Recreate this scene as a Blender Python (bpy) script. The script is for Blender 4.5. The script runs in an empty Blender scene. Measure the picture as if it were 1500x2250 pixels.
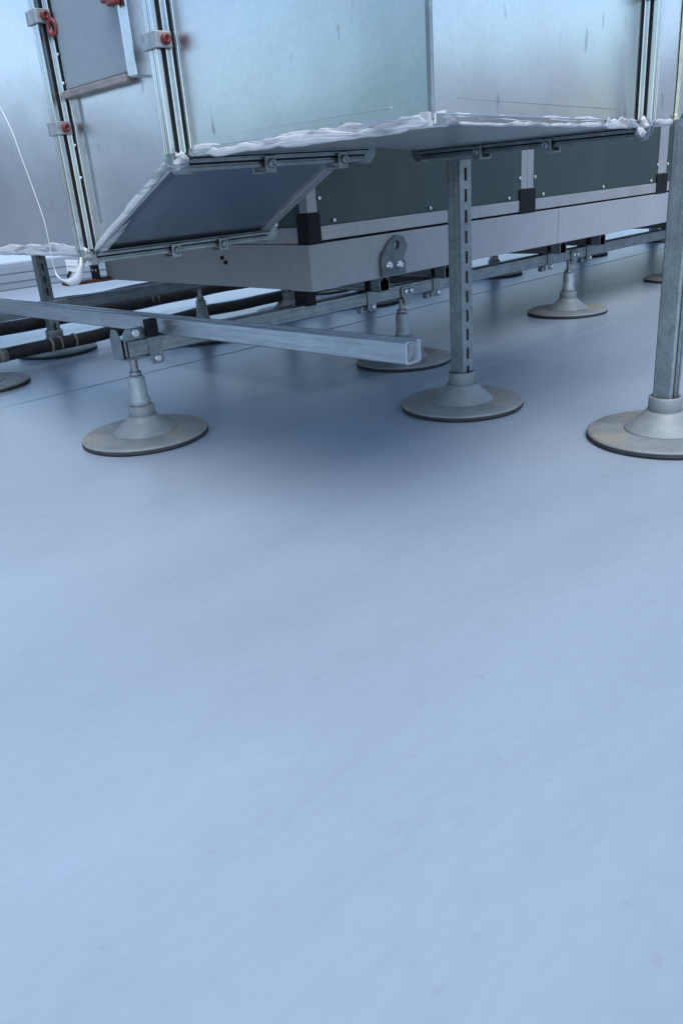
import bpy, bmesh, math, random
from mathutils import Vector, Matrix, noise
random.seed(7)
S = bpy.context.scene
C = S.collection
R = math.radians

# ---------------------------------------------------------------- camera
cam = bpy.data.cameras.new('camera'); co = bpy.data.objects.new('camera', cam); C.objects.link(co)
PITCH, ROLL, AZ, F = R(22.69), R(-4.644), R(47.69), 1737.2
fh = Vector((math.cos(AZ), math.sin(AZ), 0)); rt = Vector((math.sin(AZ), -math.cos(AZ), 0)); zz = Vector((0, 0, 1))
fw = fh*math.cos(PITCH) - zz*math.sin(PITCH); up = rt.cross(fw)
cx = rt*math.cos(ROLL) + up*math.sin(ROLL); cy = -rt*math.sin(ROLL) + up*math.cos(ROLL)
m = Matrix((cx, cy, -fw)).transposed().to_4x4(); m.translation = (0, 0, 0.56)
co.matrix_world = m
cam.sensor_fit = 'VERTICAL'; cam.sensor_height = 36; cam.lens = F*36/2250
cam.clip_start = 0.02; cam.clip_end = 2000
S.camera = co

# ---------------------------------------------------------------- world, sun, exposure
w = bpy.data.worlds.new('World'); S.world = w; w.use_nodes = True
nt = w.node_tree; bg = nt.nodes['Background']
sky = nt.nodes.new('ShaderNodeTexSky'); sky.sky_type = 'NISHITA'; sky.sun_disc = False
SUN_EL, SUN_AZ = 62, 236          # azimuth of the sun in the XY plane, degrees from +X
sky.sun_elevation = R(SUN_EL); sky.sun_rotation = R(90-SUN_AZ)
sky.air_density = 1.0; sky.dust_density = 0.4; sky.ozone_density = 1.6
nt.links.new(sky.outputs[0], bg.inputs[0]); bg.inputs[1].default_value = 0.097
sl = bpy.data.lights.new('sun', 'SUN'); so = bpy.data.objects.new('sun', sl); C.objects.link(so)
sl.energy = 1.3; sl.angle = R(42); sl.color = (1, 0.975, 0.94)
sd = Vector((math.cos(R(SUN_AZ))*math.cos(R(SUN_EL)), math.sin(R(SUN_AZ))*math.cos(R(SUN_EL)), math.sin(R(SUN_EL))))
so.rotation_euler = sd.to_track_quat('Z', 'Y').to_euler(); so.location = (0, 0, 8)
S.view_settings.view_transform = 'Standard'; S.view_settings.look = 'None'
S.view_settings.gamma = 1; S.view_settings.use_curve_mapping = False
S.view_settings.exposure = 1.57
S.render.engine = 'CYCLES'

# ---------------------------------------------------------------- materials
def mat(name, col, rough=.5, metal=0.0, spec=.5, var=.12, vscale=6.0, tint=None, bump=0.0, bscale=40.0,
        wave=0.0, wscale=2.0, rvar=0.0, dirt=None, dscale=3.0, damt=.5, dsoft=(.52, .68), ddet=8, stretch=(1, 1, 1), fine=0.0, fscale=300, specks=0.0):
    M = bpy.data.materials.new(name); M.use_nodes = True
    n = M.node_tree.nodes; l = M.node_tree.links; b = n['Principled BSDF']
    tc = n.new('ShaderNodeTexCoord'); mp = n.new('ShaderNodeMapping'); mp.inputs['Scale'].default_value = stretch
    l.new(tc.outputs['Object'], mp.inputs[0])
    def nz(scale, det=5, rg=.55):
        t = n.new('ShaderNodeTexNoise'); t.inputs['Scale'].default_value = scale; t.inputs['Detail'].default_value = det
        t.inputs['Roughness'].default_value = rg; l.new(mp.outputs[0], t.inputs['Vector']); return t
    def ramp(src, p0, c0, p1, c1):
        r = n.new('ShaderNodeValToRGB'); r.color_ramp.interpolation = 'EASE'; r.color_ramp.elements[0].position = p0; r.color_ramp.elements[1].position = p1
        r.color_ramp.elements[0].color = (*c0, 1); r.color_ramp.elements[1].color = (*c1, 1); l.new(src, r.inputs[0]); return r
    c = Vector(col)
    a = nz(vscale)
    t0 = tuple(c*(1-var)); t1 = tuple(c*(1+var))
    if tint: t1 = tint
    cur = ramp(a.outputs[0], .3, t0, .7, t1).outputs[0]
    if dirt:
        d = nz(dscale, ddet, .65); dr = ramp(d.outputs[0], dsoft[0], (0, 0, 0), dsoft[1], (damt,)*3)
        mx = n.new('ShaderNodeMixRGB'); l.new(dr.outputs[0], mx.inputs[0]); l.new(cur, mx.inputs[1]); mx.inputs[2].default_value = (*dirt, 1)
        cur = mx.outputs[0]
    if metal > .8:
        v = n.new('ShaderNodeTexVoronoi'); v.inputs['Scale'].default_value = 170; l.new(tc.outputs['Object'], v.inputs['Vector'])
        bw = n.new('ShaderNodeRGBToBW'); l.new(v.outputs['Color'], bw.inputs[0]); vr = ramp(bw.outputs[0], .15, (.945,)*3, .85, (1,)*3)
        mx = n.new('ShaderNodeMixRGB'); mx.blend_type = 'MULTIPLY'; mx.inputs[0].default_value = 1
        l.new(cur, mx.inputs[1]); l.new(vr.outputs[0], mx.inputs[2]); cur = mx.outputs[0]
    if specks:
        m2 = n.new('ShaderNodeMapping'); m2.inputs['Scale'].default_value = (1, 1, .35); l.new(tc.outputs['Object'], m2.inputs[0])
        t2 = n.new('ShaderNodeTexNoise'); t2.inputs['Scale'].default_value = 38; t2.inputs['Detail'].default_value = 5; l.new(m2.outputs[0], t2.inputs['Vector'])
        sr = ramp(t2.outputs[0], .66, (0, 0, 0), .74, (specks,)*3)
        mx = n.new('ShaderNodeMixRGB'); l.new(sr.outputs[0], mx.inputs[0]); l.new(cur, mx.inputs[1]); mx.inputs[2].default_value = (.16, .18, .2, 1); cur = mx.outputs[0]
    if fine:
        f_ = nz(fscale, 3); fr = ramp(f_.outputs[0], .35, (1-fine,)*3, .65, (1,)*3)
        mx = n.new('ShaderNodeMixRGB'); mx.blend_type = 'MULTIPLY'; mx.inputs[0].default_value = 1
        l.new(cur, mx.inputs[1]); l.new(fr.outputs[0], mx.inputs[2]); cur = mx.outputs[0]
    l.new(cur, b.inputs['Base Color'])
    b.inputs['Metallic'].default_value = metal; b.inputs['Roughness'].default_value = rough
    b.inputs['Specular IOR Level'].default_value = spec
    if rvar and rough > .45:
        rn = nz(vscale*1.7, 2); rr = ramp(rn.outputs[0], .15, (max(rough-rvar, .03),)*3, .85, (min(rough+rvar, 1),)*3)
        l.new(rr.outputs[0], b.inputs['Roughness'])
    prev = None
    for st, sc, dist in ((wave, wscale, .02), (bump, bscale, .002)):
        if st:
            h = nz(sc, 2 if dist > .01 else 6); bp = n.new('ShaderNodeBump'); bp.inputs['Strength'].default_value = st
            bp.inputs['Distance'].default_value = dist; l.new(h.outputs[0], bp.inputs['Height'])
            if prev: l.new(prev.outputs[0], bp.inputs['Normal'])
            prev = bp
    if prev: l.new(prev.outputs[0], b.inputs['Normal'])
    return M

M = {}
M['roof'] = mat('roof membrane', (.245, .298, .352), .33, spec=.5, var=.075, vscale=1.6, bump=.10, bscale=22, wave=.14, wscale=3.0,
                fine=.04, fscale=60, specks=.2, stretch=(.45, 1.5, 1))
M['galv'] = mat('galvanised sheet', (.67, .69, .735), .30, 1.0, var=.11, vscale=3.0, wave=.34, wscale=3.4, bump=.04, bscale=55,
                tint=(.71, .73, .77),
                specks=.5)
M['galv2'] = mat('galvanised sheet tinted reflection', (.70, .69, .735), .30, 1.0, var=.10, vscale=2.2, wave=.34, wscale=3.0, bump=.04, bscale=55,
                 tint=(.64, .70, .695),  # greenish tint paints a reflection into the sheet colour
                specks=.55)
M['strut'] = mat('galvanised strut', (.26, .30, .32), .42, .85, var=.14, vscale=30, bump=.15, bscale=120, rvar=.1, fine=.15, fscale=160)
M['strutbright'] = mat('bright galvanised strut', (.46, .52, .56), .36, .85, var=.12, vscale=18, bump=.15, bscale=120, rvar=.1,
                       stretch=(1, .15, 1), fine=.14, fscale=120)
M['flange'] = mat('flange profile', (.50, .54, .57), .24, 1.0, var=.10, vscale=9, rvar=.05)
M['clip'] = mat('cast zinc clip', (.30, .32, .33), .5, .6, var=.2, vscale=60, bump=.3, bscale=150)
M['red'] = mat('red plastic', (.13, .015, .011), .4, 0, var=.3, vscale=90, bump=.2, bscale=150)
M['sealant'] = mat('smeared sealant', (.43, .44, .455), .85, 0, var=.10, vscale=25, bump=.4, bscale=70, dirt=(.17, .19, .21), dscale=26, damt=.9, dsoft=(.46, .62), stretch=(.5, .3, 2.4))
M['cream'] = mat('cream sealant', (.38, .41, .31), .6, 0, var=.14, vscale=40, bump=.9, bscale=80, dirt=(.25, .27, .21), dscale=40, damt=.6)
M['plastic'] = mat('grey foot plastic', (.165, .185, .192), .55, 0, var=.13, vscale=22, bump=.3, bscale=160, rvar=.08,
                   dirt=(.245, .225, .185), dscale=8, damt=.7, dsoft=(.5, .6), fine=.12, fscale=220)
M['cone'] = mat('grey cone plastic', (.175, .20, .212), .5, 0, var=.10, vscale=30, bump=.2, bscale=160, fine=.1, fscale=200)
M['sleeve'] = mat('scuffed sleeve', (.25, .30, .31), .5, .3, var=.15, vscale=40, bump=.4, bscale=140, dirt=(.35, .39, .39), dscale=30, damt=.7)
M['rubber'] = mat('black rubber', (.018, .02, .023), .8, 0, var=.3, vscale=40, bump=.4, bscale=120)
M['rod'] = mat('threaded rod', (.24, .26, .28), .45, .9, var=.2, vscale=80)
M['base'] = mat('light grey powder coat', (.275, .288, .318), .5, 0, var=.05, vscale=3, bump=.1, bscale=120, dirt=(.24, .25, .265), dscale=4, damt=.35,
                stretch=(1, 1, .4), fine=.06, fscale=60)
M['alu'] = mat('anodised aluminium', (.33, .335, .355), .42, .35, var=.07, vscale=10, bump=.08, bscale=140, fine=.1, fscale=90)
M['panel'] = mat('dark green sheet', (.024, .042, .043), .38, 0, var=.14, vscale=3, wave=.05, wscale=2.5, bump=.1, bscale=90,
                 stretch=(1, 1, .25), dirt=(.040, .064, .066), dscale=9, damt=.5)
M['black'] = mat('black plastic', (.006, .0065, .008), .55, 0, spec=.2, var=.3, vscale=50, bump=.3, bscale=100)
M['pipe'] = mat('black pipe insulation', (.010, .011, .013), .65, 0, var=.3, vscale=30, bump=.9, bscale=60, dirt=(.03, .016, .012), dscale=18, damt=.7)
M['tan'] = mat('tan tape', (.24, .215, .18), .6, 0, var=.2, vscale=40, bump=.4, bscale=90)
M['rust'] = mat('red brown timber', (.15, .06, .045), .8, 0, var=.35, vscale=40, bump=.6, bscale=80, stretch=(.2, 1, 1))
M['white'] = mat('white plastic', (.62, .63, .64), .35, 0, var=.05, vscale=40, bump=.2, bscale=80)
M['door'] = mat('blue grey door sheet', (.23, .265, .295), .5, .3, var=.06, vscale=3, wave=.06, wscale=3, bump=.1, bscale=90, fine=.05, fscale=70)
M['ledge'] = mat('grey brown liner', (.19, .172, .165), .7, 0, var=.2, vscale=25, bump=.5, bscale=80)
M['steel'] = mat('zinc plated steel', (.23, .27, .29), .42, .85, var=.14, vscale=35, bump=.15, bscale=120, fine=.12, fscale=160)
M['lug'] = mat('dull steel plate', (.12, .145, .16), .5, .7, var=.2, vscale=25, bump=.2, bscale=80, fine=.12, fscale=160)
M['bolt'] = mat('zinc bolt', (.58, .62, .64), .35, .85, var=.1, vscale=60)
M['concrete'] = mat('distant ground', (.2, .21, .2), .9, 0, var=.3, vscale=.03, bump=.3, bscale=2)

# ---------------------------------------------------------------- mesh helpers
class MB:
    def __init__(s): s.v = []; s.f = []; s.sm = []
    def add(s, vs, fs, smooth=False):
        k = len(s.v); s.v += [Vector(v) for v in vs]; s.f += [tuple(i+k for i in f) for f in fs]; s.sm += [smooth]*len(fs); return s
    def box(s, x0, y0, z0, x1, y1, z1):
        x0, x1 = sorted((x0, x1)); y0, y1 = sorted((y0, y1)); z0, z1 = sorted((z0, z1))
        return s.add([(x0,y0,z0),(x1,y0,z0),(x1,y1,z0),(x0,y1,z0),(x0,y0,z1),(x1,y0,z1),(x1,y1,z1),(x0,y1,z1)],
                     [(3,2,1,0),(4,5,6,7),(0,1,5,4),(1,2,6,5),(2,3,7,6),(3,0,4,7)])
    def prism(s, pts, off, flip=False):
        pts = [Vector(p) for p in pts]; off = Vector(off); n = len(pts)
        fs = [tuple(range(n-1, -1, -1)), tuple(range(n, 2*n))] + [(i, (i+1) % n, (i+1) % n+n, i+n) for i in range(n)]
        if flip: fs = [f[::-1] for f in fs]
        return s.add(pts+[p+off for p in pts], fs)
    def lathe(s, prof, c=(0, 0, 0), n=32, axis='Z', wob=0):
        vs = []; c = Vector(c)
        for r, h in prof:
            for i in range(n):
                a = 2*math.pi*i/n; rr = r*(1+wob*math.sin(3*a+1)+wob*math.sin(7*a))
                p = Vector((rr*math.cos(a), rr*math.sin(a), h))
                if axis == 'Y': p = Vector((p.x, -p.z, p.y))
                if axis == 'X': p = Vector((-p.z, p.x, p.y))
                vs.append(c+p)
        fs = []
        for j in range(len(prof)-1):
            for i in range(n):
                k = (i+1) % n; fs.append((j*n+i, j*n+k, (j+1)*n+k, (j+1)*n+i))
        fs.append(tuple(range(n-1, -1, -1))); fs.append(tuple((len(prof)-1)*n+i for i in range(n)))
        k = len(s.v); s.add(vs, fs, True); s.sm[-1] = False; s.sm[-2] = False; return s
    def tube(s, pts, r, n=14):
        pts = [Vector(p) for p in pts]; vs = []; 
        for j, p in enumerate(pts):
            t = (pts[min(j+1, len(pts)-1)]-pts[max(j-1, 0)]).normalized()
            u = t.cross(Vector((0, 0, 1)) if abs(t.z) < .9 else Vector((1, 0, 0))).normalized(); v = u.cross(t)
            rr = r[j] if isinstance(r, (list, tuple)) else r
            vs += [p+u*rr*math.cos(2*math.pi*i/n)+v*rr*math.sin(2*math.pi*i/n) for i in range(n)]
        fs = [(j*n+i, j*n+(i+1) % n, (j+1)*n+(i+1) % n, (j+1)*n+i) for j in range(len(pts)-1) for i in range(n)]
        fs += [tuple(range(n)), tuple((len(pts)-1)*n+i for i in range(n-1, -1, -1))]
        s.add(vs, fs, True); s.sm[-1] = s.sm[-2] = False; return s
    def build(s, name, m, parent=None, bev=0.0, loc=None, label=None):
        me = bpy.data.meshes.new(name); me.from_pydata([tuple(v) for v in s.v], [], s.f)
        for p, q in zip(me.polygons, s.sm): p.use_smooth = q
        bm = bmesh.new(); bm.from_mesh(me); bmesh.ops.recalc_face_normals(bm, faces=bm.faces); bm.to_mesh(me); bm.free()
        me.materials.append(m)
        o = bpy.data.objects.new(name, me); C.objects.link(o)
        if parent: o.parent = parent
        if loc: o.location = loc
        if bev:
            b = o.modifiers.new('bevel', 'BEVEL'); b.width = bev; b.segments = 2; b.limit_method = 'ANGLE'; b.angle_limit = R(40)
        if label: o['label'] = label
        return o

def tag(o, label, cat=None, group=None, kind=None):
    if label: o['label'] = label
    if cat: o['category'] = cat
    if group: o['group'] = group
    if kind: o['kind'] = kind
    return o
def thing(name, loc, label, cat, group=None, rz=0):
    o = bpy.data.objects.new(name, None); C.objects.link(o); o.location = loc; o.rotation_euler = (0, 0, rz); o.empty_display_size = .1
    return tag(o, label, cat, group)
def dup(root, loc, label, group=None, rz=None):
    def rec(o, parent):
        c = o.copy(); C.objects.link(c)
        if parent is not None: c.parent = parent
        for ch in kids.get(o, []): rec(ch, c)
        return c
    kids = {}
    for o in C.objects:
        if o.parent: kids.setdefault(o.parent, []).append(o)
    c = rec(root, None); c.location = loc
    if rz is not None: c.rotation_euler = (0, 0, rz)
    c['label'] = label
    if group: c['group'] = group
    return c

def channel(L, w=.041, h=.041, t=.003, lip=.008, slots=False, slot_off=0.02):
    """C channel along +Y local from 0..L, x in [0,w], z in [0,h], opening at the top; optional slots in the bottom web"""
    b = MB()
    r = .003
    prof = [(r,0),(w-r,0),(w,r),(w,h-r),(w-r,h),(w-.0085,h),(w-.0095,h-lip),(w-.0095-.002,h-lip),(w-.0095,h-t),(w-t,h-t),(w-t,t),
            (t,t),(t,h-t),(.0095,h-t),(.0115,h-lip),(.0095,h-lip),(.0085,h),(r,h),(0,h-r),(0,r)]
    if not slots:
        b.prism([(x, 0, z) for x, z in prof], (0, L, 0))
    else:
        for sx in (0, 1):
            P = [(.0,0),(.0155,0),(.0155,t),(t,t),(t,h-t),(.0095,h-t),(.0115,h-lip),(.0095,h-lip),(.0085,h),(r,h),(0,h-r)]
            if sx: P = [(w-x, z) for x, z in P][::-1]
            b.prism([(x, 0, z) for x, z in P], (0, L, 0))
        y = 0; k = 0
        cuts = []; e_ = .0155
        p = slot_off
        while p+.028 < L: cuts.append((p, p+.028)); p += .046
        prev = 0
        for a, c in cuts: b.box(e_, prev, 0, w-e_, a, t); prev = c
        b.box(e_, prev, 0, w-e_, L, t)
    for z in (.011, .0275):
        b.box(-.0011, .0, z, .0006, L, z+.0028).box(w-.0006, .0, z, w+.0011, L, z+.0028)
    return b

# ---------------------------------------------------------------- roof and setting
ground = MB().add([(-600,-600,-12),(600,-600,-12),(600,600,-12),(-600,600,-12)], [(0,1,2,3)]).build('ground', M['concrete']); tag(ground, None, kind='structure')
roof = MB().box(-9, -8, -.6, 26, 16, -.006).build('roof_surface', M['roof']); tag(roof, None, kind='structure')
seams = [-8, -5.4, -3.0, -.72, 1.485, 2.46, 3.45, 4.45, 6.0]
def sheet(y0, y1, zo):
    # one long strip of membrane, laid with its near edge lapping over the strip before it
    nx, ny = 150, 8; vs = []; fs = []
    xs = [-9+35*(i/nx) for i in range(nx+1)]
    ys = [y0-.03]+[y0+(y1-y0)*j/ny for j in range(0, ny+1)]
    for j, y in enumerate(ys):
        for x in xs:
            e = 0.003*noise.noise((x*1.1, y*.3, 2)) if j <= 1 else 0
            e0 = (.0003+.0011*min(1, max(0, (x-1.7)/.3))) if y0 < 2 else .0016; h = e0 if j <= 1 else (e0*max(0, 1-j/3))
            vs.append((x, y+e, zo+h+.0012*noise.noise((x*1.6, y*2.2, 9))))
    base = len(vs)
    n = nx+1
    for x in xs:
        e = 0.003*noise.noise((x*1.1, (y0-.03)*.3, 2)); vs.append((x, y0-.03+e, -.004))
    vs += [tuple(v) for v in vs[:n]]
    for j in range(len(ys)-1):
        for i in range(nx): fs.append((j*n+i, j*n+i+1, (j+1)*n+i+1, (j+1)*n+i))
    for i in range(nx): fs.append((base+i, base+i+1, base+n+i+1, base+n+i))
    b = MB(); b.add(vs, fs, True)
    o = b.build('membrane_sheet', M['roof'], roof)
    return o
for a, b_ in zip(seams[:-1], seams[1:]): sheet(a, b_, 0)
step = MB().box(-9, 6.01, -.004, 26, 16, .19)
st = step.build('raised_roof', M['roof'], None, bev=.012); tag(st, None, kind='structure')
for z in (.055, .115):
    MB().box(-9, 6.004, z, 26, 6.01, z+.05).build('lap_strip', M['roof'], st, bev=.002)

M['render'] = mat('reflection wall', (.20, .205, .21), .85, 0, var=.12, vscale=1.5, bump=.4, bscale=60, dirt=(.13, .13, .125), dscale=.8, damt=.5)
M['render2'] = mat('rosy reflection wall', (.24, .195, .20), .85, 0, var=.12, vscale=1.5, bump=.4, bscale=60, dirt=(.15, .125, .13), dscale=.8, damt=.5)
M['greendoor'] = mat('green painted door', (.06, .16, .10), .5, 0, var=.12, vscale=8)
def added_reflection_room(x0, y0, x1, y1, h, wall, label, face):  # unseen room, added to give the duct panels something to reflect
    t = thing('added_reflection_room', (x0, y0, .0), label, 'added reflection object')
    W, L = x1-x0, y1-y0
    MB().box(0, 0, .001, W, L, h).build('wall', M[wall], t)
    MB().box(-.08, -.08, h+.002, W+.08, L+.08, h+.14).build('roof_cap', M['galv'], t, bev=.01)
    for k in range(3):
        p = .9+k*1.9
        def on(b0, z0, b1, z1, dep, nm, m):
            if face == 'x': bb = MB().box(-dep, b0, z0, -.001, b1, z1)
            elif face == 'y1': bb = MB().box(b0, L+.001, z0, b1, L+dep, z1)
            else: bb = MB().box(b0, -dep, z0, b1, -.001, z1)
            return bb.build(nm, M[m], t, bev=.004)
        if k == 1: on(p, .05, p+.95, h-.15, .05, 'door', 'greendoor')
        else:
            on(p, .3, p+1.1, .36, .06, 'louvre_frame', 'galv'); on(p, min(1.16, h-.13), p+1.1, min(1.22, h-.07), .06, 'louvre_frame', 'galv')
            for q in range(int((h-.5)/.086) if h < 1.3 else 9): on(p+.02, .385+q*.086, p+1.08, .43+q*.086, .045, 'louvre_slat', 'galv')
    return t

# ---------------------------------------------------------------- support feet
RAIL_Z = .207
def make_foot(label, variant='tee', group='round support feet under the unit rails'):
    t = thing('pedestal', (0, 0, 0), label, 'pedestal', group)
    MB().lathe([(.150,.001),(.1555,.002),(.1565,.006),(.154,.0095)], n=56, wob=.004).build('rubber_mat', M['rubber'], t)
    MB().lathe([(.150,.009),(.155,.010),(.1555,.013),(.150,.0165),(.10,.0185),(.085,.019)], n=56, wob=.002).build('base_disc', M['plastic'], t)
    MB().lathe([(.080,.0188),(.077,.0215),(.070,.026),(.048,.045),(.038,.055),(.036,.060)], n=40).build('cone', M['cone'], t)
    MB().lathe([(.031,.055),(.0325,.057),(.0325,.082),(.031,.084),(.026,.084)], n=36).build('collar', M['cone'], t)
    MB().lathe([(.0245,.08),(.0245,.100),(.0215,.103),(.0212,.150),(.017,.156),(.0125,.158)], n=28).build('sleeve', M['sleeve'], t)
    prof = []
    z = .156
    while z < RAIL_Z+.004: prof += [(.0102, z), (.0088, z+.0012)]; z += .0024
    MB().lathe(prof, n=18).build('threaded_rod', M['rod'], t)
    MB().lathe([(.016,.157),(.017,.159),(.017,.166),(.016,.168)], n=6).build('lock_nut', M['rod'], t)
    # bracket plate on the near face of the rail (rail occupies y -0.02..0.021 of the foot)
    yb = -.0235
    if variant == 'end':
        b = MB()
        pts = [(-.031,.006),(-.020,-.004),(.020,-.004),(.031,.006),(.031,.060),(.024,.070),(-.022,.070),(-.031,.060)]
        b.prism([(x, yb-.006, RAIL_Z+z-.002) for x, z in pts], (0, .004, 0))
        b.box(-.034, yb-.003, RAIL_Z-.006, .034, .030, RAIL_Z-.001)
        hb = b.build('head_bracket', M['steel'], t, bev=.0015)
        b = MB(); b.prism([(-.038, y_, RAIL_Z+z_) for y_, z_ in ((yb,.0),(.024,.0),(.024,.045),(.012,.068),(-.012,.068),(yb,.045))], (.004, 0, 0))
        b.build('end_plate', M['steel'], t, bev=.001)
        MB().box(-.0335, yb+.002, RAIL_Z+.001, -.027, .018, RAIL_Z+.034).build('end_cap', M['black'], t, bev=.002)
        for x, z in ((.002,.056),): MB().lathe([(.0115,0),(.0115,.005),(.009,.007)], (x, yb-.006, RAIL_Z+z), 6, 'Y').build('bolt', M['bolt'], hb)
    else:
        b = MB()
        pts = [(-.010,-.022),(.012,-.022),(.016,-.006),(.030,.006),(.032,.028),(.026,.034),(-.020,.034),(-.026,.028),(-.024,.006),(-.014,-.006)]
        b.prism([(x, yb-.002, RAIL_Z+z) for x, z in pts], (0, .004, 0))
        b.box(-.018, yb, RAIL_Z-.005, .018, .022, RAIL_Z-.001)
        hb = b.build('head_bracket', M['steel'], t, bev=.0012)
        for x in (-.008, .017): MB().lathe([(.0085,0),(.0085,.005),(.006,.0065)], (x, yb-.002, RAIL_Z+.019), 6, 'Y').build('bolt', M['bolt'], hb)
    return t
fA = make_foot('grey round foot with a muddy disc beside the open end of the long silver channel', 'end'); fA.location = (.95, 1.75, 0)
fE = make_foot('grey round foot half hidden behind the free end of the silver channel'); fE.location = (1.907, 1.733, 0)
G1 = 'round support feet under the unit rails'
dup(fE, (2.894, 1.733, 0), 'grey round foot standing alone under the front rail between the two tall posts')
dup(fE, (3.885, 1.733, 0), 'round foot mostly hidden behind the right hand tall post, only its edge showing')
dup(fE, (.94, 2.80, 0), 'grey round foot cut off by the left edge of the picture', rz=math.pi)
dup(fE, (1.862, 2.79, 0), 'dark round foot under the rear rail, seen just right of the front left foot', rz=math.pi)
dup(fE, (2.809, 2.77, 0), 'round foot under the rear rail, behind the front rail clamp below the lifting lug', rz=math.pi)
dup(fE, (3.833, 2.77, 0), 'round foot under the rear rail, just right of the slotted post', rz=math.pi)
dup(fE, (4.78, 2.77, 0), 'small distant round foot behind the front rail, above the lone middle foot', rz=math.pi)
dup(fE, (5.70, 2.75, 0), 'farthest round foot, beside the right hand tall post', rz=math.pi)

added_reflection_room(-8.9, 7.3, .4, 11.5, 1.02, 'render', 'unseen grey room shape with a green door, added beyond the left edge for duct reflections', 'y0').location.z = .19
added_reflection_room(7.6, -7.6, 13.2, .4, 1.3, 'render2', 'unseen rosy room shape, added right of the viewer for duct reflections', 'x')

M['green'] = mat('green reflection steel', (.11, .28, .20), .5, 0, var=.12, vscale=5, dirt=(.10, .2, .15), dscale=4, damt=.5)
t = thing('added_reflection_container', (-4.1, 3.95, .002), 'green corrugated container shape, added out of view beyond the left edge for a green duct reflection', 'container', rz=R(54))  # unseen, added to put a green reflection in the duct panel
b = MB(); nn = 18; w_ = 1.9
for i in range(nn):
    x = -w_/2+w_*i/nn; dx = w_/nn
    b.prism([(x, -.55, 0), (x+dx*.35, -.55, 0), (x+dx*.5, -.58, 0), (x+dx*.85, -.58, 0), (x+dx, -.55, 0), (x+dx, .55, 0), (x, .55, 0)], (0, 0, 1.9))
b.build('shell', M['green'], t); MB().box(-w_/2-.03, -.61, 1.901, w_/2+.03, .58, 1.96).build('roof', M['green'], t, bev=.01)

# ---------------------------------------------------------------- rails
def rail(y, x0, x1, label):
    t = thing('support_rail', (x0, y, RAIL_Z), label, 'rail', 'long galvanised rails under the unit')
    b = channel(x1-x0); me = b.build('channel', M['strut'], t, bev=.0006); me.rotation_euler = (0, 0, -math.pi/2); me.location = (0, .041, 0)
    return t
rail(1.7135, .925, 6.35, 'front galvanised rail running away under the near edge of the grey base frame')
rail(2.752, .78, 6.35, 'rear galvanised rail under the far side of the unit, behind the black pipes')
XR = RAIL_Z+.0415
# the long channel that sticks out towards the camera
t = thing('cross_channel', (1.038, .938, XR), 'bright silver open channel sticking out over the floor, its square end facing the viewer', 'channel')
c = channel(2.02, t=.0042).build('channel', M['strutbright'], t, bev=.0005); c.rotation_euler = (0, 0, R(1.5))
# short ones under the base frame
prev = None
for i, x in enumerate((1.73, 2.03, 2.70, 2.985, 3.70, 3.99, 4.68, 4.97, 5.66, 5.95)):
    if prev is None:
        prev = thing('cross_channel', (x, 1.655, XR), 'first short cross channel past the corner, behind the rail clamp under the lug', 'channel', 'short cross channels under the base frame')
        channel(1.17).build('channel', M['strut'], prev, bev=.0006)
    else:
        words = ['short cross channel just left of the slotted post under the base frame',
                 'dark short cross channel under the plate joint of the base frame', 'short cross channel right of the base frame joint', 'short cross channel left of the right hand tall post',
                 'short cross channel hidden mostly by the right hand tall post', 'far short cross channel beyond the right hand tall post', 'near one of the second farthest pair of cross channels',
                 'last pair of cross channels under the unit, near one', 'last cross channel at the far end of the unit'][i-1]
        dup(prev, (x, 1.655, XR), words)

# rail clamps
def make_clamp(label):
    t = thing('rail_clamp', (0, 1.7135, RAIL_Z), label, 'clamp', 'clamps joining cross channels to the front rail')
    b = MB(); b.prism([(x, -.005, z) for x, z in ((-.012,-.012),(-.006,-.018),(.016,-.018),(.022,-.010),(.020,.043),(-.012,.043))], (0, .004, 0))
    pl = b.build('clamp_plate', M['steel'], t, bev=.001)
    MB().lathe([(.0085,0),(.0085,.005),(.006,.0065)], (.007, -.005, -.006), 6, 'Y').build('bolt', M['bolt'], pl)
    MB().box(-.020, -.020, .044, .028, .0, .080).build('rubber_pad', M['black'], t, bev=.002)
    MB().box(-.030, .008, -.022, -.008, .030, -.002).build('nut_block', M['rod'], t, bev=.002)
    return t
k0 = make_clamp('clamp on the front rail under the lifting lug plate'); k0.location.x = 1.745
for x, s in ((2.05, 'clamp on the front rail just left of the slotted post'), (2.72, 'clamp on the front rail left of the lone middle foot'),
             (3.00, 'clamp on the front rail right of the lone middle foot'), (3.72, 'clamp on the front rail at the right hand tall post')):
    dup(k0, (x, 1.7135, RAIL_Z), s)
t = thing('rail_clamp', (1.005, 1.7135, RAIL_Z), 'black and grey clamp holding the long silver channel at the front left foot', 'clamp')
b = MB(); b.prism([(x, -.0045, z) for x, z in ((-.028,-.010),(-.024,-.024),(.004,-.024),(.010,-.014),(.008,.010),(.012,.041),(-.028,.041))], (0, .004, 0))
pl = b.build('clamp_plate', M['steel'], t, bev=.001)
MB().lathe([(.010,0),(.010,.005),(.007,.007)], (-.010, -.0045, -.011), 6, 'Y').build('bolt', M['bolt'], pl)
MB().box(-.030, -.016, .043, -.002, .004, .084).build('rubber_pad', M['black'], t, bev=.002)

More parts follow.
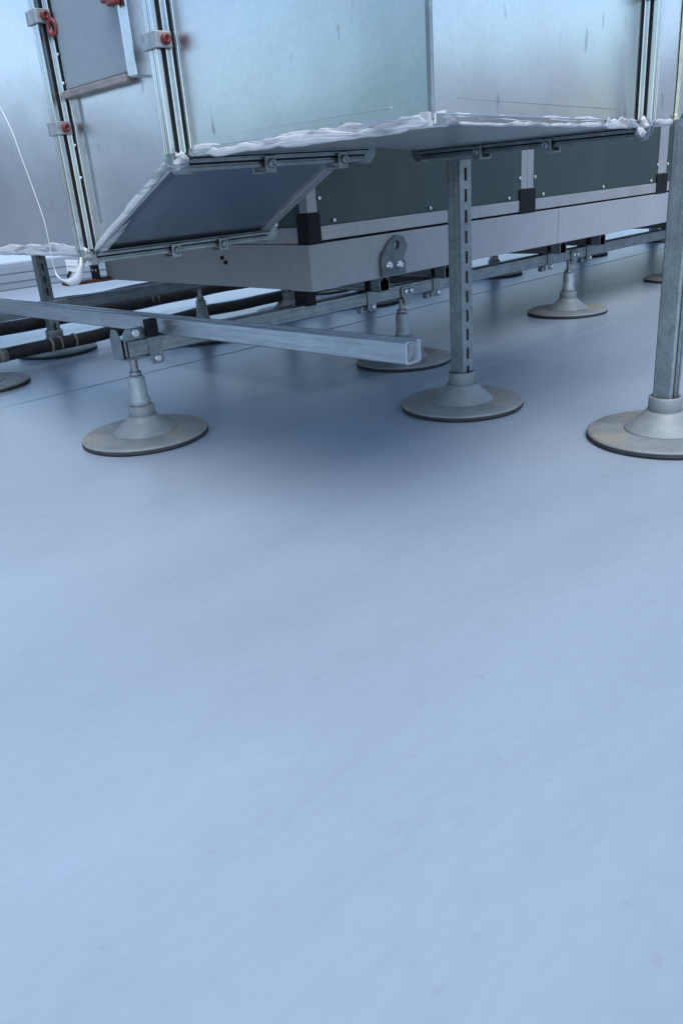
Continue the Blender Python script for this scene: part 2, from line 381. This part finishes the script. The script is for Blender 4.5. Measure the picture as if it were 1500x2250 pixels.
# ---------------------------------------------------------------- tall slotted posts
def make_post(x, y, top, label, rot, slots, shift=0, so_=.02):
    t = thing('support_post', (x, y, 0), label, 'post', 'tall channel posts in round feet')
    MB().lathe([(.150,.001),(.1555,.002),(.1565,.006),(.154,.0095)], n=64, wob=.004).build('rubber_mat', M['rubber'], t)
    MB().lathe([(.150,.009),(.155,.010),(.1555,.013),(.150,.0165),(.10,.0185),(.085,.019)], n=64, wob=.002).build('base_disc', M['plastic'], t)
    MB().lathe([(.080,.0188),(.077,.0215),(.070,.026),(.050,.046),(.041,.056),(.038,.060)], n=48).build('cone', M['cone'], t)
    MB().lathe([(.0325,.055),(.034,.057),(.034,.088),(.0325,.0905),(.029,.0905),(.029,.070)], n=40).build('collar', M['cone'], t)
    b = channel(top-.07, slots=slots, slot_off=so_)
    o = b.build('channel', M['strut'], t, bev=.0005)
    # stand the channel up: local y -> z ; web (z=0) faces direction given by rot
    m = Matrix.Rotation(rot, 4, 'Z') @ Matrix(((1,0,0,-.0205),(0,0,1,-.0205),(0,1,0,.07),(0,0,0,1)))
    o.data.transform(m); o.data.flip_normals() if m.determinant() < 0 else None
    return t
make_post(1.585, 1.245, .583, 'grey slotted post under the metal duct, centre right of the picture', 0, True, so_=.008)
make_post(1.607, .722, .618, 'nearest grey post at the right edge with an open channel groove', math.pi, False)
make_post(1.392, 3.166, .46, 'dark slotted post at far left behind the silver channel', 0, True)
make_post(.60, 3.166, .46, 'slotted post beyond the left edge carrying the low duct', 0, True)
make_post(2.48, 2.98, .285, 'short dark post behind the front rail, below the corner of the base frame', 0, True)
make_post(3.05, 3.35, .30, 'thin dark post seen in the bright gap just right of the base frame corner', 0, False)
tz = thing('trapeze_bar', (.50, 3.146, .461), 'horizontal channel across two far left posts under the low duct', 'channel')
c = channel(1.0).build('channel', M['strut'], tz); c.rotation_euler = (0, 0, -math.pi/2); c.location = (0, .041, 0)

# ---------------------------------------------------------------- air handling unit
ZB, ZT = .2925, .411
YF, XL, XE, YE = 1.625, 1.447, 6.31, 2.745
u = thing('air_handling_unit', (XL, YF, ZB), 'long unit with dark green panels, pale metal frame and grey base on rails', 'air handler')
def P(b, name, m, bev=.0, label=None):
    for v in b.v: v -= Vector((XL, YF, ZB))
    return b.build(name, m, u, bev=bev, label=label)
P(MB().box(XL+.05, YF, ZB, 2.632, YF+.06, ZT), 'base_beam', M['base'], .002)
P(MB().box(2.635, YF, ZB, 4.60, YF+.06, ZT), 'base_beam', M['base'], .002)
P(MB().box(4.603, YF, ZB, XE, YF+.06, ZT), 'base_beam', M['base'], .002)
P(MB().box(XL, YF+.05, ZB, XL+.06, YE-.05, ZT), 'base_beam', M['base'], .002)
P(MB().box(XL, YE-.048, ZB, XE, YE, ZT), 'base_beam', M['base'], .002)
b = MB()
b.prism([(XL+.09, YF-.0025, ZB-.0015), (XL+.007, YF-.0025, ZB-.0015), (XL-.0025, YF+.006, ZB-.0015), (XL-.0025, YF+.09, ZB-.0015), (XL+.03, YF+.09, ZB-.0015), (XL+.03, YF+.03, ZB-.0015), (XL+.09, YF+.03, ZB-.0015)], (0, 0, ZT-ZB+.001))
P(b, 'corner_cover', M['base'], .0015)
P(MB().box(XL+.10, YF+.1, ZT-.02, XE-.06, YE-.06, ZT+.005), 'floor_pan', M['rubber'])
# drain grommets on the end beam
for y, z in ((2.02, .375), (2.005, .362)): P(MB().lathe([(.006,0),(.006,.006),(.004,.008)], (XL, y, z), 10, 'X'), 'grommet', M['black'])
# pale profiles, black corner blocks, green panels
ZR0, ZR1, ZTOP = .4175, .4535, 2.1
mods = [XL, 2.438, 3.41, 4.38, 5.35, XE]
for i, x in enumerate(mods):
    first, last = i == 0, i == len(mods)-1
    x0 = x if first else x-.046; x1 = x if last else x+.046
    if first: x0, x1 = XL-.004, XL+.040
    P(MB().box(x0-.001, YF-.003, ZT+.0015, x1, YF+.045, .4865), 'corner_block', M['black'], .003)
    if first: P(MB().box(XL+.0005, YF+.001, .488, XL+.034, YF+.034, ZTOP), 'corner_post', M['alu'], .002)
    elif last: P(MB().box(x-.034, YF+.001, .488, x, YF+.034, ZTOP), 'corner_post', M['alu'], .002)
    else:
        P(MB().box(x-.035, YF+.001, .488, x-.0008, YF+.034, ZTOP), 'upright', M['alu'], .0015)
        P(MB().box(x+.0008, YF+.001, .488, x+.035, YF+.034, ZTOP), 'upright', M['alu'], .0015)
scr = MB().lathe([(.0055,0),(.0055,.0035),(.0035,.005)], (0, 0, 0), 10, 'Y').build('screw', M['bolt'], u); scr_mesh = scr.data
first_s = [scr]
def screw(x, z):
    o = first_s.pop() if first_s else scr.copy()
    if o is not scr: C.objects.link(o)
    o.location = (x-XL, -.0015+.004, z-ZB)
for a, c in zip(mods[:-1], mods[1:]):
    xa = a+(.042 if a == XL else .047); xc = c-.047
    P(MB().box(xa, YF+.0005, ZR0, xc, YF+.036, ZR1), 'bottom_profile', M['alu'], .0015)
    P(MB().box(xa, YF+.0005, ZTOP-.036, xc, YF+.036, ZTOP), 'top_profile', M['alu'], .0015)
    xa2 = a+.0355; xc2 = c-.0355
    P(MB().box(xa2, YF+.004, ZR1+.001, xc2, YF+.03, ZTOP-.037), 'side_panel', M['panel'], .001)
    xs_ = (a+.095, a+.50, c-.092) if a != XL else (a+.092, a+.487, c-.105)
    for x in xs_: screw(x, ZR1+.011)
    for x in (a+.044, c-.044):
        for z in (.522, .83, 1.15): screw(x, z)
# end face towards the ducts, and the back and roof of the casing
P(MB().box(XL+.002, YF+.048, ZT+.002, XL+.036, YE-.05, .4535), 'end_profile', M['alu'], .0015)
P(MB().box(XL+.006, YF+.036, .4545, XL+.03, YE-.036, ZTOP-.002), 'end_panel', M['panel'], .001)
P(MB().box(XL+.001, YE-.034, .4545, XL+.034, YE-.001, ZTOP), 'corner_post', M['alu'], .002)
P(MB().box(XL+.01, YE-.033, ZT+.002, XE-.01, YE-.004, ZTOP-.002), 'rear_panel', M['panel'])
P(MB().box(XE-.03, YF+.036, ZT+.002, XE-.004, YE-.036, ZTOP-.002), 'end_panel', M['panel'])
P(MB().box(XL-.01, YF-.02, ZTOP+.001, XE+.02, YE+.02, ZTOP+.03), 'top_cover', M['base'], .004)
tag(MB().box(1.455, 1.665, .2492, 1.487, 1.72, .2915).build('rubber_block', M['black'], None, bev=.002), 'black rubber block under the near corner of the grey base frame', 'block')
# lifting lug plate
b = MB()
lug = [(1.700,.297),(1.800,.297),(1.800,.330),(1.792,.340),(1.813,.372),(1.795,.400),(1.768,.405),(1.740,.392),(1.708,.362),(1.700,.345)]
hole = [(1.765+.013*math.cos(2*math.pi*k/10), .378+.013*math.sin(2*math.pi*k/10)) for k in range(10)]
bm = bmesh.new()
def loop(pts, y): return [bm.verts.new((x, y, z)) for x, z in pts]
fr = [loop(lug, YF-.011), loop(hole, YF-.011)]; ed = []
for L_ in fr:
    for i in range(len(L_)): ed.append(bm.edges.new((L_[i], L_[(i+1) % len(L_)])))
bmesh.ops.triangle_fill(bm, edges=ed, use_beauty=True)
ex = bmesh.ops.extrude_face_region(bm, geom=list(bm.faces)); bmesh.ops.translate(bm, verts=[v for v in ex['geom'] if isinstance(v, bmesh.types.BMVert)], vec=(0, .007, 0))
bmesh.ops.recalc_face_normals(bm, faces=bm.faces)
bmesh.ops.translate(bm, verts=bm.verts, vec=(-XL, -YF, -ZB))
me = bpy.data.meshes.new('lifting_lug'); bm.to_mesh(me); bm.free(); me.materials.append(M['lug'])
lo = bpy.data.objects.new('lifting_lug', me); C.objects.link(lo); lo.parent = u
for x, z in ((1.730, .325), (1.775, .322)):
    b = MB().lathe([(.0125,0),(.0125,.002),(.009,.002),(.009,.008),(.006,.010)], (x-XL, YF-.011-YF, z-ZB), 12, 'Y'); b.build('bolt', M['bolt'], lo)
# black corner bracket at the far left end of the base
t = thing('angle_bracket', (1.405, 2.735, .301), 'black punched angle bracket against the far left end of the grey base', 'bracket')
b = MB().box(-.008, -.030, 0, -.004, .030, .056).box(-.004, -.030, 0, .036, .030, .004); b.build('angle', M['black'], t, bev=.001)
for y in (-.012, .012): MB().lathe([(.004,0),(.004,.002)], (-.008, y, .030), 8, 'X').build('rivet', M['white'], t)
t = MB().box(-.09, -.03, 0, .09, .03, .010).build('timber_packer', M['rust'], None, bev=.001, loc=(1.375, 2.745, .2905)); t.rotation_euler = (0, 0, R(-4))
tag(t, 'thin red brown packer board under the far left end of the grey base', 'board')

# ---------------------------------------------------------------- ductwork
FX = .766; DZ = .612; LZ = .470; TOP = 1.9
Y2, Y1 = 1.14, 1.495           # inlet flange of the elbow, flange of the low section
d = thing('air_duct', (FX, Y2, DZ), 'galvanised sheet metal duct with bolted flanges and smeared white sealant', 'duct')
def D(b, name, m, bev=.0, parent=None, label=None):
    for v in b.v: v -= Vector((FX, Y2, DZ))
    return b.build(name, m, parent or d, bev=bev, label=label)
FW = .0115                      # half width of a flange pair
D(MB().box(FX, Y1+FW, LZ, 1.205, 3.9, TOP), 'straight_section', M['galv'], .002)
b = MB()      # transition
ya, yb = Y2+FW, Y1-FW
b.add([(FX,yb,LZ),(FX,ya,DZ),(1.150,ya,DZ),(1.195,yb,LZ),(FX,yb,TOP),(FX,ya,TOP),(1.150,ya,TOP),(1.195,yb,TOP)],
      [(0,1,2,3),(7,6,5,4),(0,4,5,1),(1,5,6,2),(2,6,7,3),(3,7,4,0)])
D(b, 'transition_section', M['galv'], .002)
P1 = Vector((.7675, .638, DZ)); P2 = Vector((1.568, .80, DZ)); P3 = Vector((1.568, 1.338, DZ)); P4 = Vector((1.172, Y2-FW, DZ)); P0 = Vector((FX, Y2-FW, DZ))
D(MB().prism([P0, P1, P2-Vector((FW,0,0)), P3-Vector((FW,0,0)), P4], (0, 0, TOP-DZ)), 'elbow_section', M['galv2'], .002)
D(MB().box(1.568+FW, .80, DZ, 1.712, 1.338, TOP), 'outlet_section', M['galv'], .002)
b = MB(); b.prism([(1.722,.80,DZ),(2.13,.80,.93),(2.13,.80,2.7),(1.722,.80,2.7)], (0, .538, 0)); D(b, 'rising_section', M['galv'], .002)

# flanges: a pair of upstanding profiles with rolled lips, swept round a rectangle
def bar(p0, p1, out, along, w, h0, h1, off):
    """bar from p0 to p1; out = outward normal, along = duct axis; occupies off..off+w along the axis and h0..h1 outward"""
    p0, p1, out, along = map(Vector, (p0, p1, out, along))
    q = [p0+along*off+out*h0, p0+along*(off+w)+out*h0, p0+along*(off+w)+out*h1, p0+along*off+out*h1]
    return q, p1-p0
def flange(corners, outs, axis, segs):
    """corners: 4 points of the ring; outs: outward normal of the side i (corner i to i+1)"""
    ax = Vector(axis)
    grp = None
    for i in segs:
        a, c = Vector(corners[i]), Vector(corners[(i+1) % 4]); o = Vector(outs[i]); t = (c-a).normalized()
        a = a+t*.004; c = c-t*.004
        b = MB(); kz = .78 if o.z < -.5 else 1
        for off, w_, h0, h1 in ((-.0075,.0068,0,.0275),(.0007,.0068,0,.0275),(-.0105,.0045,.020,.0282),(.006,.0045,.020,.0282),
                                (-.0125,.0052,0,.0125),(.0073,.0052,0,.0125),(-.0185,.0062,0,.0075),(.0123,.0062,0,.0075),(-.028,.010,0,.0025),(.018,.010,0,.0025)):
            q, dlt = bar(a, c, o, ax, w_, h0*kz, h1*kz, off)
            q = [v-Vector((FX, Y2, DZ)) for v in q]; b.prism(q, dlt)
        fo = b.build('flange', M['steel'] if o.z < -.5 else M['flange'], d, bev=.0012)  # underside bars get darker steel, painting their shade into the colour
        if i == segs[0]: grp = fo
        b = MB()
        for off, w_, h0, h1 in ((-.0098,.0023,.0127,.0165),(.0075,.0023,.0127,.0165),(-.0198,.0015,0,.0052),(.0183,.0015,0,.0052),(-.0006,.0012,.0,.0268)):  # centre bar is the joint gasket; outer black bars paint groove shade
            q, dlt = bar(a, c, o, ax, w_, h0*kz, h1*kz, off)
            b.prism([v-Vector((FX, Y2, DZ)) for v in q], dlt)
        g = b.build('gasket_groove_shade', M['black'], fo)
    return grp
def corner_plate(p, axis, e1, e2, m='steel'):
    # square corner plate joining two sides, e1/e2 outward directions
    b = MB(); p = Vector(p); ax = Vector(axis); e1 = Vector(e1); e2 = Vector(e2)
    q = [p-ax*.009-e1*.006-e2*.006, p-ax*.009+e1*.026-e2*.006, p-ax*.009+e1*.026+e2*.012, p-ax*.009+e1*.012+e2*.026, p-ax*.009-e1*.006+e2*.026]
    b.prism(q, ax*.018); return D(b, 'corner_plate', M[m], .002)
X_, Y_, Z_ = Vector((1,0,0)), Vector((0,1,0)), Vector((0,0,1))
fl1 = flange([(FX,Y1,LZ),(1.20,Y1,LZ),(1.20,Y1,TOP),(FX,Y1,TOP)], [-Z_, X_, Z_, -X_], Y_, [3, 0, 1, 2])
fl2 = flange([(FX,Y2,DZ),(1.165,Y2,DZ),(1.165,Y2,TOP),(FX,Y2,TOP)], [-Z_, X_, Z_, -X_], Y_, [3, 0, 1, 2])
fl3 = flange([(1.568,.80,DZ),(1.568,1.338,DZ),(1.568,1.338,TOP),(1.568,.80,TOP)], [-Z_, Y_, Z_, -Y_], X_, [3, 0, 1, 2])
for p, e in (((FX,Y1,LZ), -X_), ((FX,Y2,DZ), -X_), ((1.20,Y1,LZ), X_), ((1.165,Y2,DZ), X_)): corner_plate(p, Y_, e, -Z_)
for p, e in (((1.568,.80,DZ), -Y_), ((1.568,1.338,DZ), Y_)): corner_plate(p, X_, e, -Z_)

# clips with red bolts
def clip(p, out, along, side, par, red=True, dark=False):
    """grips the flange pair at p; out outward, along duct axis, side = along the flange"""
    p, out, along, side = map(Vector, (p, out, along, side)); b = MB()
    def bx(o0, o1, a0, a1, s0, s1):
        q = [p+out*o0+along*a0+side*s0, p+out*o1+along*a0+side*s0, p+out*o1+along*a1+side*s0, p+out*o0+along*a1+side*s0]
        b.prism(q, side*(s1-s0))
    bx(.004, .030, -.020, -.0145, -.011, .011); bx(.004, .030, .0145, .020, -.011, .011); bx(.0275, .032, -.020, .020, -.011, .011)
    bx(.010, .026, .020, .0255, -.007, .007)
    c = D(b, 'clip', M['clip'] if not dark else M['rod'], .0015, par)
    for s_ in (-1,):
        m2 = MB(); n = 14; cen = p+out*.017+along*(s_*.020)
        vs = []
        prof = [(.0075, 0), (.0078, .004), (.0065, .008), (.0032, .0085), (.0029, .005)]
        for r, h in prof:
            for i in range(n):
                a = 2*math.pi*i/n; vs.append(cen+along*(s_*h)+out*r*math.cos(a)+side*r*math.sin(a))
        fs = [(j*n+i, j*n+(i+1) % n, (j+1)*n+(i+1) % n, (j+1)*n+i) for j in range(len(prof)-1) for i in range(n)]
        fs.append(tuple(len(prof)*n-n+i for i in range(n)))
        m2.add(vs, fs, True); D(m2, 'clip_bolt', M['red'] if red else M['steel'], 0, par)
    return c
clip((FX, Y1, .858), -X_, Y_, Z_, fl1); clip((FX, Y1, .684), -X_, Y_, Z_, fl1)
clip((FX, Y2, .768), -X_, Y_, Z_, fl2); clip((FX, Y2, 1.05), -X_, Y_, Z_, fl2); clip((FX, Y1, 1.10), -X_, Y_, Z_, fl1)
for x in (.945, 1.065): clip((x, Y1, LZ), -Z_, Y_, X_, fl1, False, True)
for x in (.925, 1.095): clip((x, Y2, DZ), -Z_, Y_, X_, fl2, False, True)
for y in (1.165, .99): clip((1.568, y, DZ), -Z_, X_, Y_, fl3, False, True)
clip((1.568, .80, .825), -Y_, X_, Z_, fl3, False)
# small sheet screws on the flange lips
for z in (.60, .655, .755, .80):
    D(MB().lathe([(.003,0),(.003,.0015),(.0015,.0025)], (FX-.004, Y1-.020, z), 8, 'X'), 'lip_screw', M['bolt'], 0, fl1)
# dangling red cap by the first clip
m2 = MB(); cen = Vector((FX-.014, Y1-.036, .838)); n = 20; vs = []; fs = []
for i in range(n):
    a = 2*math.pi*i/n
    for j in range(8):
        bb = 2*math.pi*j/8; rr = .0088+.0032*math.cos(bb)
        vs.append(cen+Vector((.0032*math.sin(bb)-.3*rr*math.cos(a), .95*rr*math.cos(a), 1.25*rr*math.sin(a))))
for i in range(n):
    for j in range(8): fs.append((i*8+j, ((i+1) % n)*8+j, ((i+1) % n)*8+(j+1) % 8, i*8+(j+1) % 8))
m2.add(vs, fs, True); cap = m2.build('bolt_cap', M['red']); tag(cap, 'red ring shaped plastic cap hanging beside the top left duct clip', 'plastic cap')

# seam strip on the outer corner of the elbow and the edge of the outlet
D(MB().prism([P1+Vector((-.0015,.006,.004)), P1+Vector((-.002,-.001,.004)), P1+Vector((.0,-.0025,.004)), P1+Vector((.003,-.0015,.004)), P1+Vector((.001,.006,.004))], (0, 0, TOP-DZ-.006)), 'seam_strip', M['steel'], .001)
# rolled swage lines low on both elbow faces
D(MB().box(FX-.0004, .70, .6335, FX+.002, 1.09, .6348), 'swage_line', M['galv'])
e = (P2-P1).normalized(); nrm = Vector((e.y, -e.x, 0)); a0 = P1+e*.06+Z_*.0265
D(MB().prism([a0, a0+nrm*.0006, a0+nrm*.0006+Z_*.0012, a0+Z_*.0012], e*.6), 'swage_line', M['galv'])
# folded edge along the elbow's lower rims
a0 = P0+Vector((-.0035, 0, -.002))
D(MB().prism([a0, a0+X_*.004, a0+X_*.004+Z_*.012, a0+Z_*.012], P1-P0+Vector((.001,0,0))), 'folded_edge', M['flange'], .001)
a0 = P1+nrm*.0035-Z_*.002
D(MB().prism([a0, a0-nrm*.004, a0-nrm*.004+Z_*.012, a0+Z_*.012], (P2-P1)*.985), 'folded_edge', M['flange'], .001)
# folded edges of the sloping underside
def edge_strip(p, q, w_, t_, nn, m=M['flange']):
    p, q, w_, nn = Vector(p), Vector(q), Vector(w_), Vector(nn)
    D(MB().prism([p, p+w_, p+w_+nn*t_, p+nn*t_], q-p), 'folded_edge', m, .0008)
dn = Vector((0, -.372, -.928))
edge_strip((1.128, ya, DZ), (1.172, yb, LZ), (.022, 0, 0), .005, dn, M['alu'])
edge_strip((FX-.002, ya, DZ), (FX-.002, yb, LZ), (.020, 0, 0), .006, dn)

# access door in the transition, with frame, ledge and red latch
dr = D(MB().box(FX-.010, 1.245, .742, FX+.004, 1.452, 1.18), 'access_door', M['door'], .002)
D(MB().box(FX-.020, 1.206, .732, FX+.003, 1.226, 1.19), 'door_frame', M['flange'], .002, dr)
D(MB().box(FX-.013, 1.2265, .735, FX+.003, 1.2435, 1.185), 'door_frame', M['galv'], .002, dr)
D(MB().box(FX-.017, 1.246, .7285, FX+.003, 1.466, .7405), 'door_ledge', M['ledge'], .002, dr)
D(MB().box(FX-.034, 1.218, .828, FX-.0205, 1.240, .872).box(FX-.030, 1.242, .836, FX-.014, 1.262, .868), 'latch', M['red'], .003, dr)
D(MB().box(FX-.002, 1.434, LZ+.05, FX+.001, 1.440, .727), 'panel_rib', M['steel'], .0005)

# smeared sealant: irregular ribbons that hug an edge
def smear(path, up, out, w, th, seed, name='sealant_bead', m='sealant', parent=None, drop=.4, ragged=.5, step=.004):
    """path of points; the bead spreads w along +up and drop*w along -up, thickness th along out"""
    pts = []
    for a, c in zip(path[:-1], path[1:]):
        a, c = Vector(a), Vector(c); n = max(2, int((c-a).length/step)); pts += [a.lerp(c, k/n) for k in range(n)]
    pts.append(Vector(path[-1])); up, out = Vector(up), Vector(out); K = 9; vs = []
    for i, p in enumerate(pts):
        s = i*step; nv = noise.noise
        wu = w*(1+ragged*(1.6*nv((s*11, seed, 0))+.7*nv((s*38, seed, 3))+.15*nv((s*120, seed, 5))))
        wd = w*drop*(1+.35*ragged*(1.8*nv((s*14, seed, 7))+.6*nv((s*45, seed, 9))))
        wu = max(wu, w*.12); wd = max(wd, w*.05); fade = min(1, i/4, (len(pts)-1-i)/4)
        for k in range(K):
            f = k/(K-1); y = -wd+(wu+wd)*f; h = th*.26*(math.sin(math.pi*f)**.7)*fade*(.5+.35*nv((s*22, f*4, seed))+.12*nv((s*90, f*9, seed)))
            h += th*.10*math.sin(f*15+2*nv((s*7, seed, 1)))*math.sin(math.pi*f)*fade
            vs.append(p+up*y*max(fade, .2)+out*(max(h, 0)-.0015*(k in (0, K-1))))
    n = len(pts); fs = [(i*K+k, (i+1)*K+k, (i+1)*K+k+1, i*K+k+1) for i in range(n-1) for k in range(K-1)]
    b = MB(); b.add(vs, fs, True); return D(b, name, M[m], 0, parent)
smear([P0+Vector((-.003,-.01,.004)), P1+Vector((-.003,0,.004))], Z_, -X_, .0068, .003, 1.3, drop=.5, ragged=.55)
smear([P0+Vector((-.0065,-.06,.001)), P1+Vector((-.0065,0,.0)) ], Z_, -X_, .006, .004, 8.1, drop=.9, ragged=.9)
smear([P0+Vector((-.0065,-.22,-.001)), P1+Vector((-.0065,.02,-.001)) ], Z_, -X_, .005, .003, 18.1, drop=1.1, ragged=.9)
smear([P1+nrm*.003+Z_*.004, P2+nrm*.003+Z_*.004-e*.02], Z_, nrm, .0062, .003, 4.4, drop=.35, ragged=.5)
smear([P1+nrm*.0065+e*.05, P2+nrm*.0065-e*.12], Z_, nrm, .003, .003, 6.4, drop=1.0, ragged=.9)
smear([P2+nrm*.0065-e*.22, P2+nrm*.0065-e*.03], Z_, nrm, .011, .003, 7.9, drop=.4, ragged=.7)
smear([P1+Vector((-.004,.03,.002)), P1+Vector((-.006,0,.002)), P1+nrm*.006+e*.045+Z_*.002], Z_, (-.6,-.8,0), .010, .004, 11.2, drop=.7, ragged=.5)
# along the sloping edge and the low section
sl_up = Vector((0, .0, 1)).cross(Vector((1, 0, 0)))
sdir = (Vector((FX, yb, LZ))-Vector((FX, ya, DZ))).normalized(); sup = Vector((0, -sdir.z, sdir.y)); sup = sup if sup.z > 0 else -sup
smear([(FX-.004, ya+.012, DZ-.002), (FX-.004, yb-.005, LZ+.001)], sup, -X_, .009, .005, 21.0, drop=.4, ragged=.45)
smear([(FX+.006, ya+.012, DZ-.008), (FX+.006, yb-.005, LZ-.006)], X_, dn, .012, .003, 23.0, drop=.5, ragged=.45)
smear([(FX-.003, Y1+.014, LZ+.001), (FX-.003, 2.6, LZ+.001)], Z_, -X_, .012, .003, 31.0, drop=.9, ragged=.4)
smear([(1.568+.014, .797, DZ+.004), (1.712, .797, DZ+.004)], Z_, -Y_, .007, .004, 33.0, drop=.3, ragged=.4)
# blobs on the corners
def blob(c, r, seed, sc=(1, 1, 1), m='sealant'):
    r *= .85
    bm = bmesh.new(); bmesh.ops.create_icosphere(bm, subdivisions=4, radius=r)
    for v in bm.verts:
        p = v.co/r; k = 1+.5*noise.noise(p*1.3+Vector((seed, 0, 0)))+.14*noise.noise(p*4+Vector((0, seed, 0)))+.05*noise.noise(p*11)
        v.co = Vector((p.x*sc[0], p.y*sc[1], p.z*sc[2]))*r*k+Vector(c)-Vector((FX, Y2, DZ))
    me = bpy.data.meshes.new('sealant_lump'); bm.to_mesh(me); bm.free(); me.materials.append(M[m])
    for p in me.polygons: p.use_smooth = True
    o = bpy.data.objects.new('sealant_lump', me); C.objects.link(o); o.parent = d
blob((FX-.015, Y2, DZ-.006), .0165, 1, (.9, 1.1, 1.0)); blob((FX-.012, Y2-.014, DZ-.002), .0125, 3, (.6, 1.2, .8)); blob((FX-.010, Y2+.012, DZ-.016), .008, 5, (.9, 1, 1))
blob((FX-.015, Y1, LZ-.003), .014, 7, (.8, 1.3, 1.1)); blob((FX-.016, Y1-.004, LZ-.020), .009, 9, (.8, 1, 1))
blob((1.566, .788, DZ+.004), .016, 11, (1.2, .9, 1.15)); blob((1.556, .788, DZ-.010), .013, 13, (1.3, .8, .8)); blob((1.576, .785, DZ+.018), .009, 15, (.8, .6, 1.7))
# cream sealant down the joint of the outlet and rising sections
smear([(1.716, .797, .595), (1.716, .797, 1.7)], X_, -Y_, .0075, .006, 41.0, m='cream', drop=.9, ragged=.25)
blob((1.716, .794, .600), .011, 17, (.8, .7, 1.7), 'cream'); blob((1.705, .793, .622), .007, 19, (1.0, .6, 1.6), 'cream')

# ---------------------------------------------------------------- pipes, strap
def wob(p0, p1, n, a, seed):
    p0, p1 = Vector(p0), Vector(p1)
    return [p0.lerp(p1, i/n)+Vector((0, a*noise.noise((i*.35, seed, 0)), a*noise.noise((i*.35, seed, 5)))) for i in range(n+1)]
t = thing('insulated_pipe', (1.12, 3.0, .055), 'black wrapped pipe with tan tape lying close to the roof behind the front left foot', 'pipe', 'black pipes under the unit')
MB().tube([Vector(p)-Vector((1.12,3.0,.055)) for p in wob((1.12,3.0,.058),(5.4,3.0,.12),60,.006,2)], .0245).build('insulation', M['pipe'], t)
MB().tube([(-.001,0,.003),(-.9,.0,-.016)], .019).build('bare_pipe', M['tan'], t)
MB().tube([(-.03,0,.0025),(.0,.0,.003)], .026).build('tape_collar', M['tan'], t)
for x, wd in ((.17, .008), (.27, .005), (.21, .004)):
    MB().tube([(x,-.001,.007),(x+wd,-.001,.007)], .0275, 20).build('tape_band', M['tan'], t)
t = thing('insulated_pipe', (.6, 3.3, .11), 'thicker black wrapped pipe behind the first one, passing under the grey base', 'pipe', 'black pipes under the unit')
MB().tube([Vector(p)-Vector((.6,3.3,.11)) for p in wob((.6,3.3,.100),(5.4,3.3,.165),60,.006,8)], .0265).build('insulation', M['pipe'], t)
for x in (1.33, 1.36): MB().tube([(x,-.001,.015),(x+.004,-.001,.015)], .029, 20).build('tape_band', M['tan'], t)
t = thing('insulated_pipe', (.6, 3.62, .175), 'thin black pipe farthest back, just under the rear rail', 'pipe', 'black pipes under the unit')
MB().tube([Vector(p)-Vector((.6,3.62,.175)) for p in wob((.6,3.62,.12),(5.4,3.62,.185),60,.012,14)], .024).build('insulation', M['pipe'], t)
blk = thing('pipe_block', (.75, 3.30, 0), 'dark block carrying the black pipes beyond the left edge', 'block', 'dark blocks under the pipes')
MB().box(-.05, -.42, 0, .05, .42, .055).build('block_body', M['rubber'], blk, bev=.004); MB().box(-.04, -.10, .0552, .04, .40, .072).build('block_pad', M['rubber'], blk, bev=.003)
dup(blk, (3.45, 3.30, 0), 'dark block carrying the black pipes behind the slotted post')

def ribbon(path, widths, side, th=.0008):
    b = MB(); vs = []; pts = [Vector(p) for p in path]
    # resample with Catmull-Rom
    out = []; ww = []; sd_ = []
    for i in range(len(pts)-1):
        p0, p1, p2, p3 = pts[max(i-1,0)], pts[i], pts[i+1], pts[min(i+2, len(pts)-1)]
        for k in range(8):
            t = k/8; out.append(.5*((2*p1)+(-p0+p2)*t+(2*p0-5*p1+4*p2-p3)*t*t+(-p0+3*p1-3*p2+p3)*t**3))
            ww.append(widths[i]*(1-t)+widths[i+1]*t); sd_.append(Vector(side[i])*(1-t)+Vector(side[i+1])*t)
    out.append(pts[-1]); ww.append(widths[-1]); sd_.append(Vector(side[-1]))
    for p, w_, s_ in zip(out, ww, sd_):
        s_ = s_.normalized(); vs += [p-s_*w_/2, p+s_*w_/2]
    n = len(out); fs = [(2*i, 2*i+1, 2*i+3, 2*i+2) for i in range(n-1)]
    b.add(vs, fs, True); return b
S1 = (.3, .95, 0); SE = (.75, -.66, 0); SO = (.1, .1, .99)
rb = ribbon([(.70,1.66,.79),(.70,1.622,.735),(.70,1.590,.69),(.70,1.572,.645),(.702,1.553,.585),(.704,1.54,.53),(.707,1.545,.480),(.712,1.556,.445),(.716,1.548,.424),(.72,1.522,.416),(.726,1.496,.424),(.732,1.483,.445),(.738,1.488,.462)],
            [.004,.022,.014,.005,.004,.004,.004,.006,.014,.018,.017,.013,.010],
            [S1,S1,S1,S1,S1,S1,S1,S1,(.6,-.3,-.7),(.6,-.2,-.75),(.6,0,-.7),(.7,.3,-.3),(.7,.5,0)])
so_ = rb.build('plastic_strap', M['white']); mod = so_.modifiers.new('solid', 'SOLIDIFY'); mod.thickness = .001
tag(so_, 'loose white plastic strap hanging down the left duct and curling under its corner', 'strap')
t = thing('label_plate', (.748, 1.553, .437), 'small white ribbed plastic plate hanging below the left duct corner', 'plate')
MB().box(-.002, -.027, -.020, .002, .024, .018).build('plate', M['white'], t, bev=.0015)
for z in (-.004, .007): MB().box(-.0035, -.020, z, -.002, .018, z+.002).build('rib', M['white'], t)
# a short dark screw left on the plate edge
MB().tube([(-.012,.004,-.014),(-.004,.006,-.004)], .003, 8).build('fixing_pin', M['black'], t)
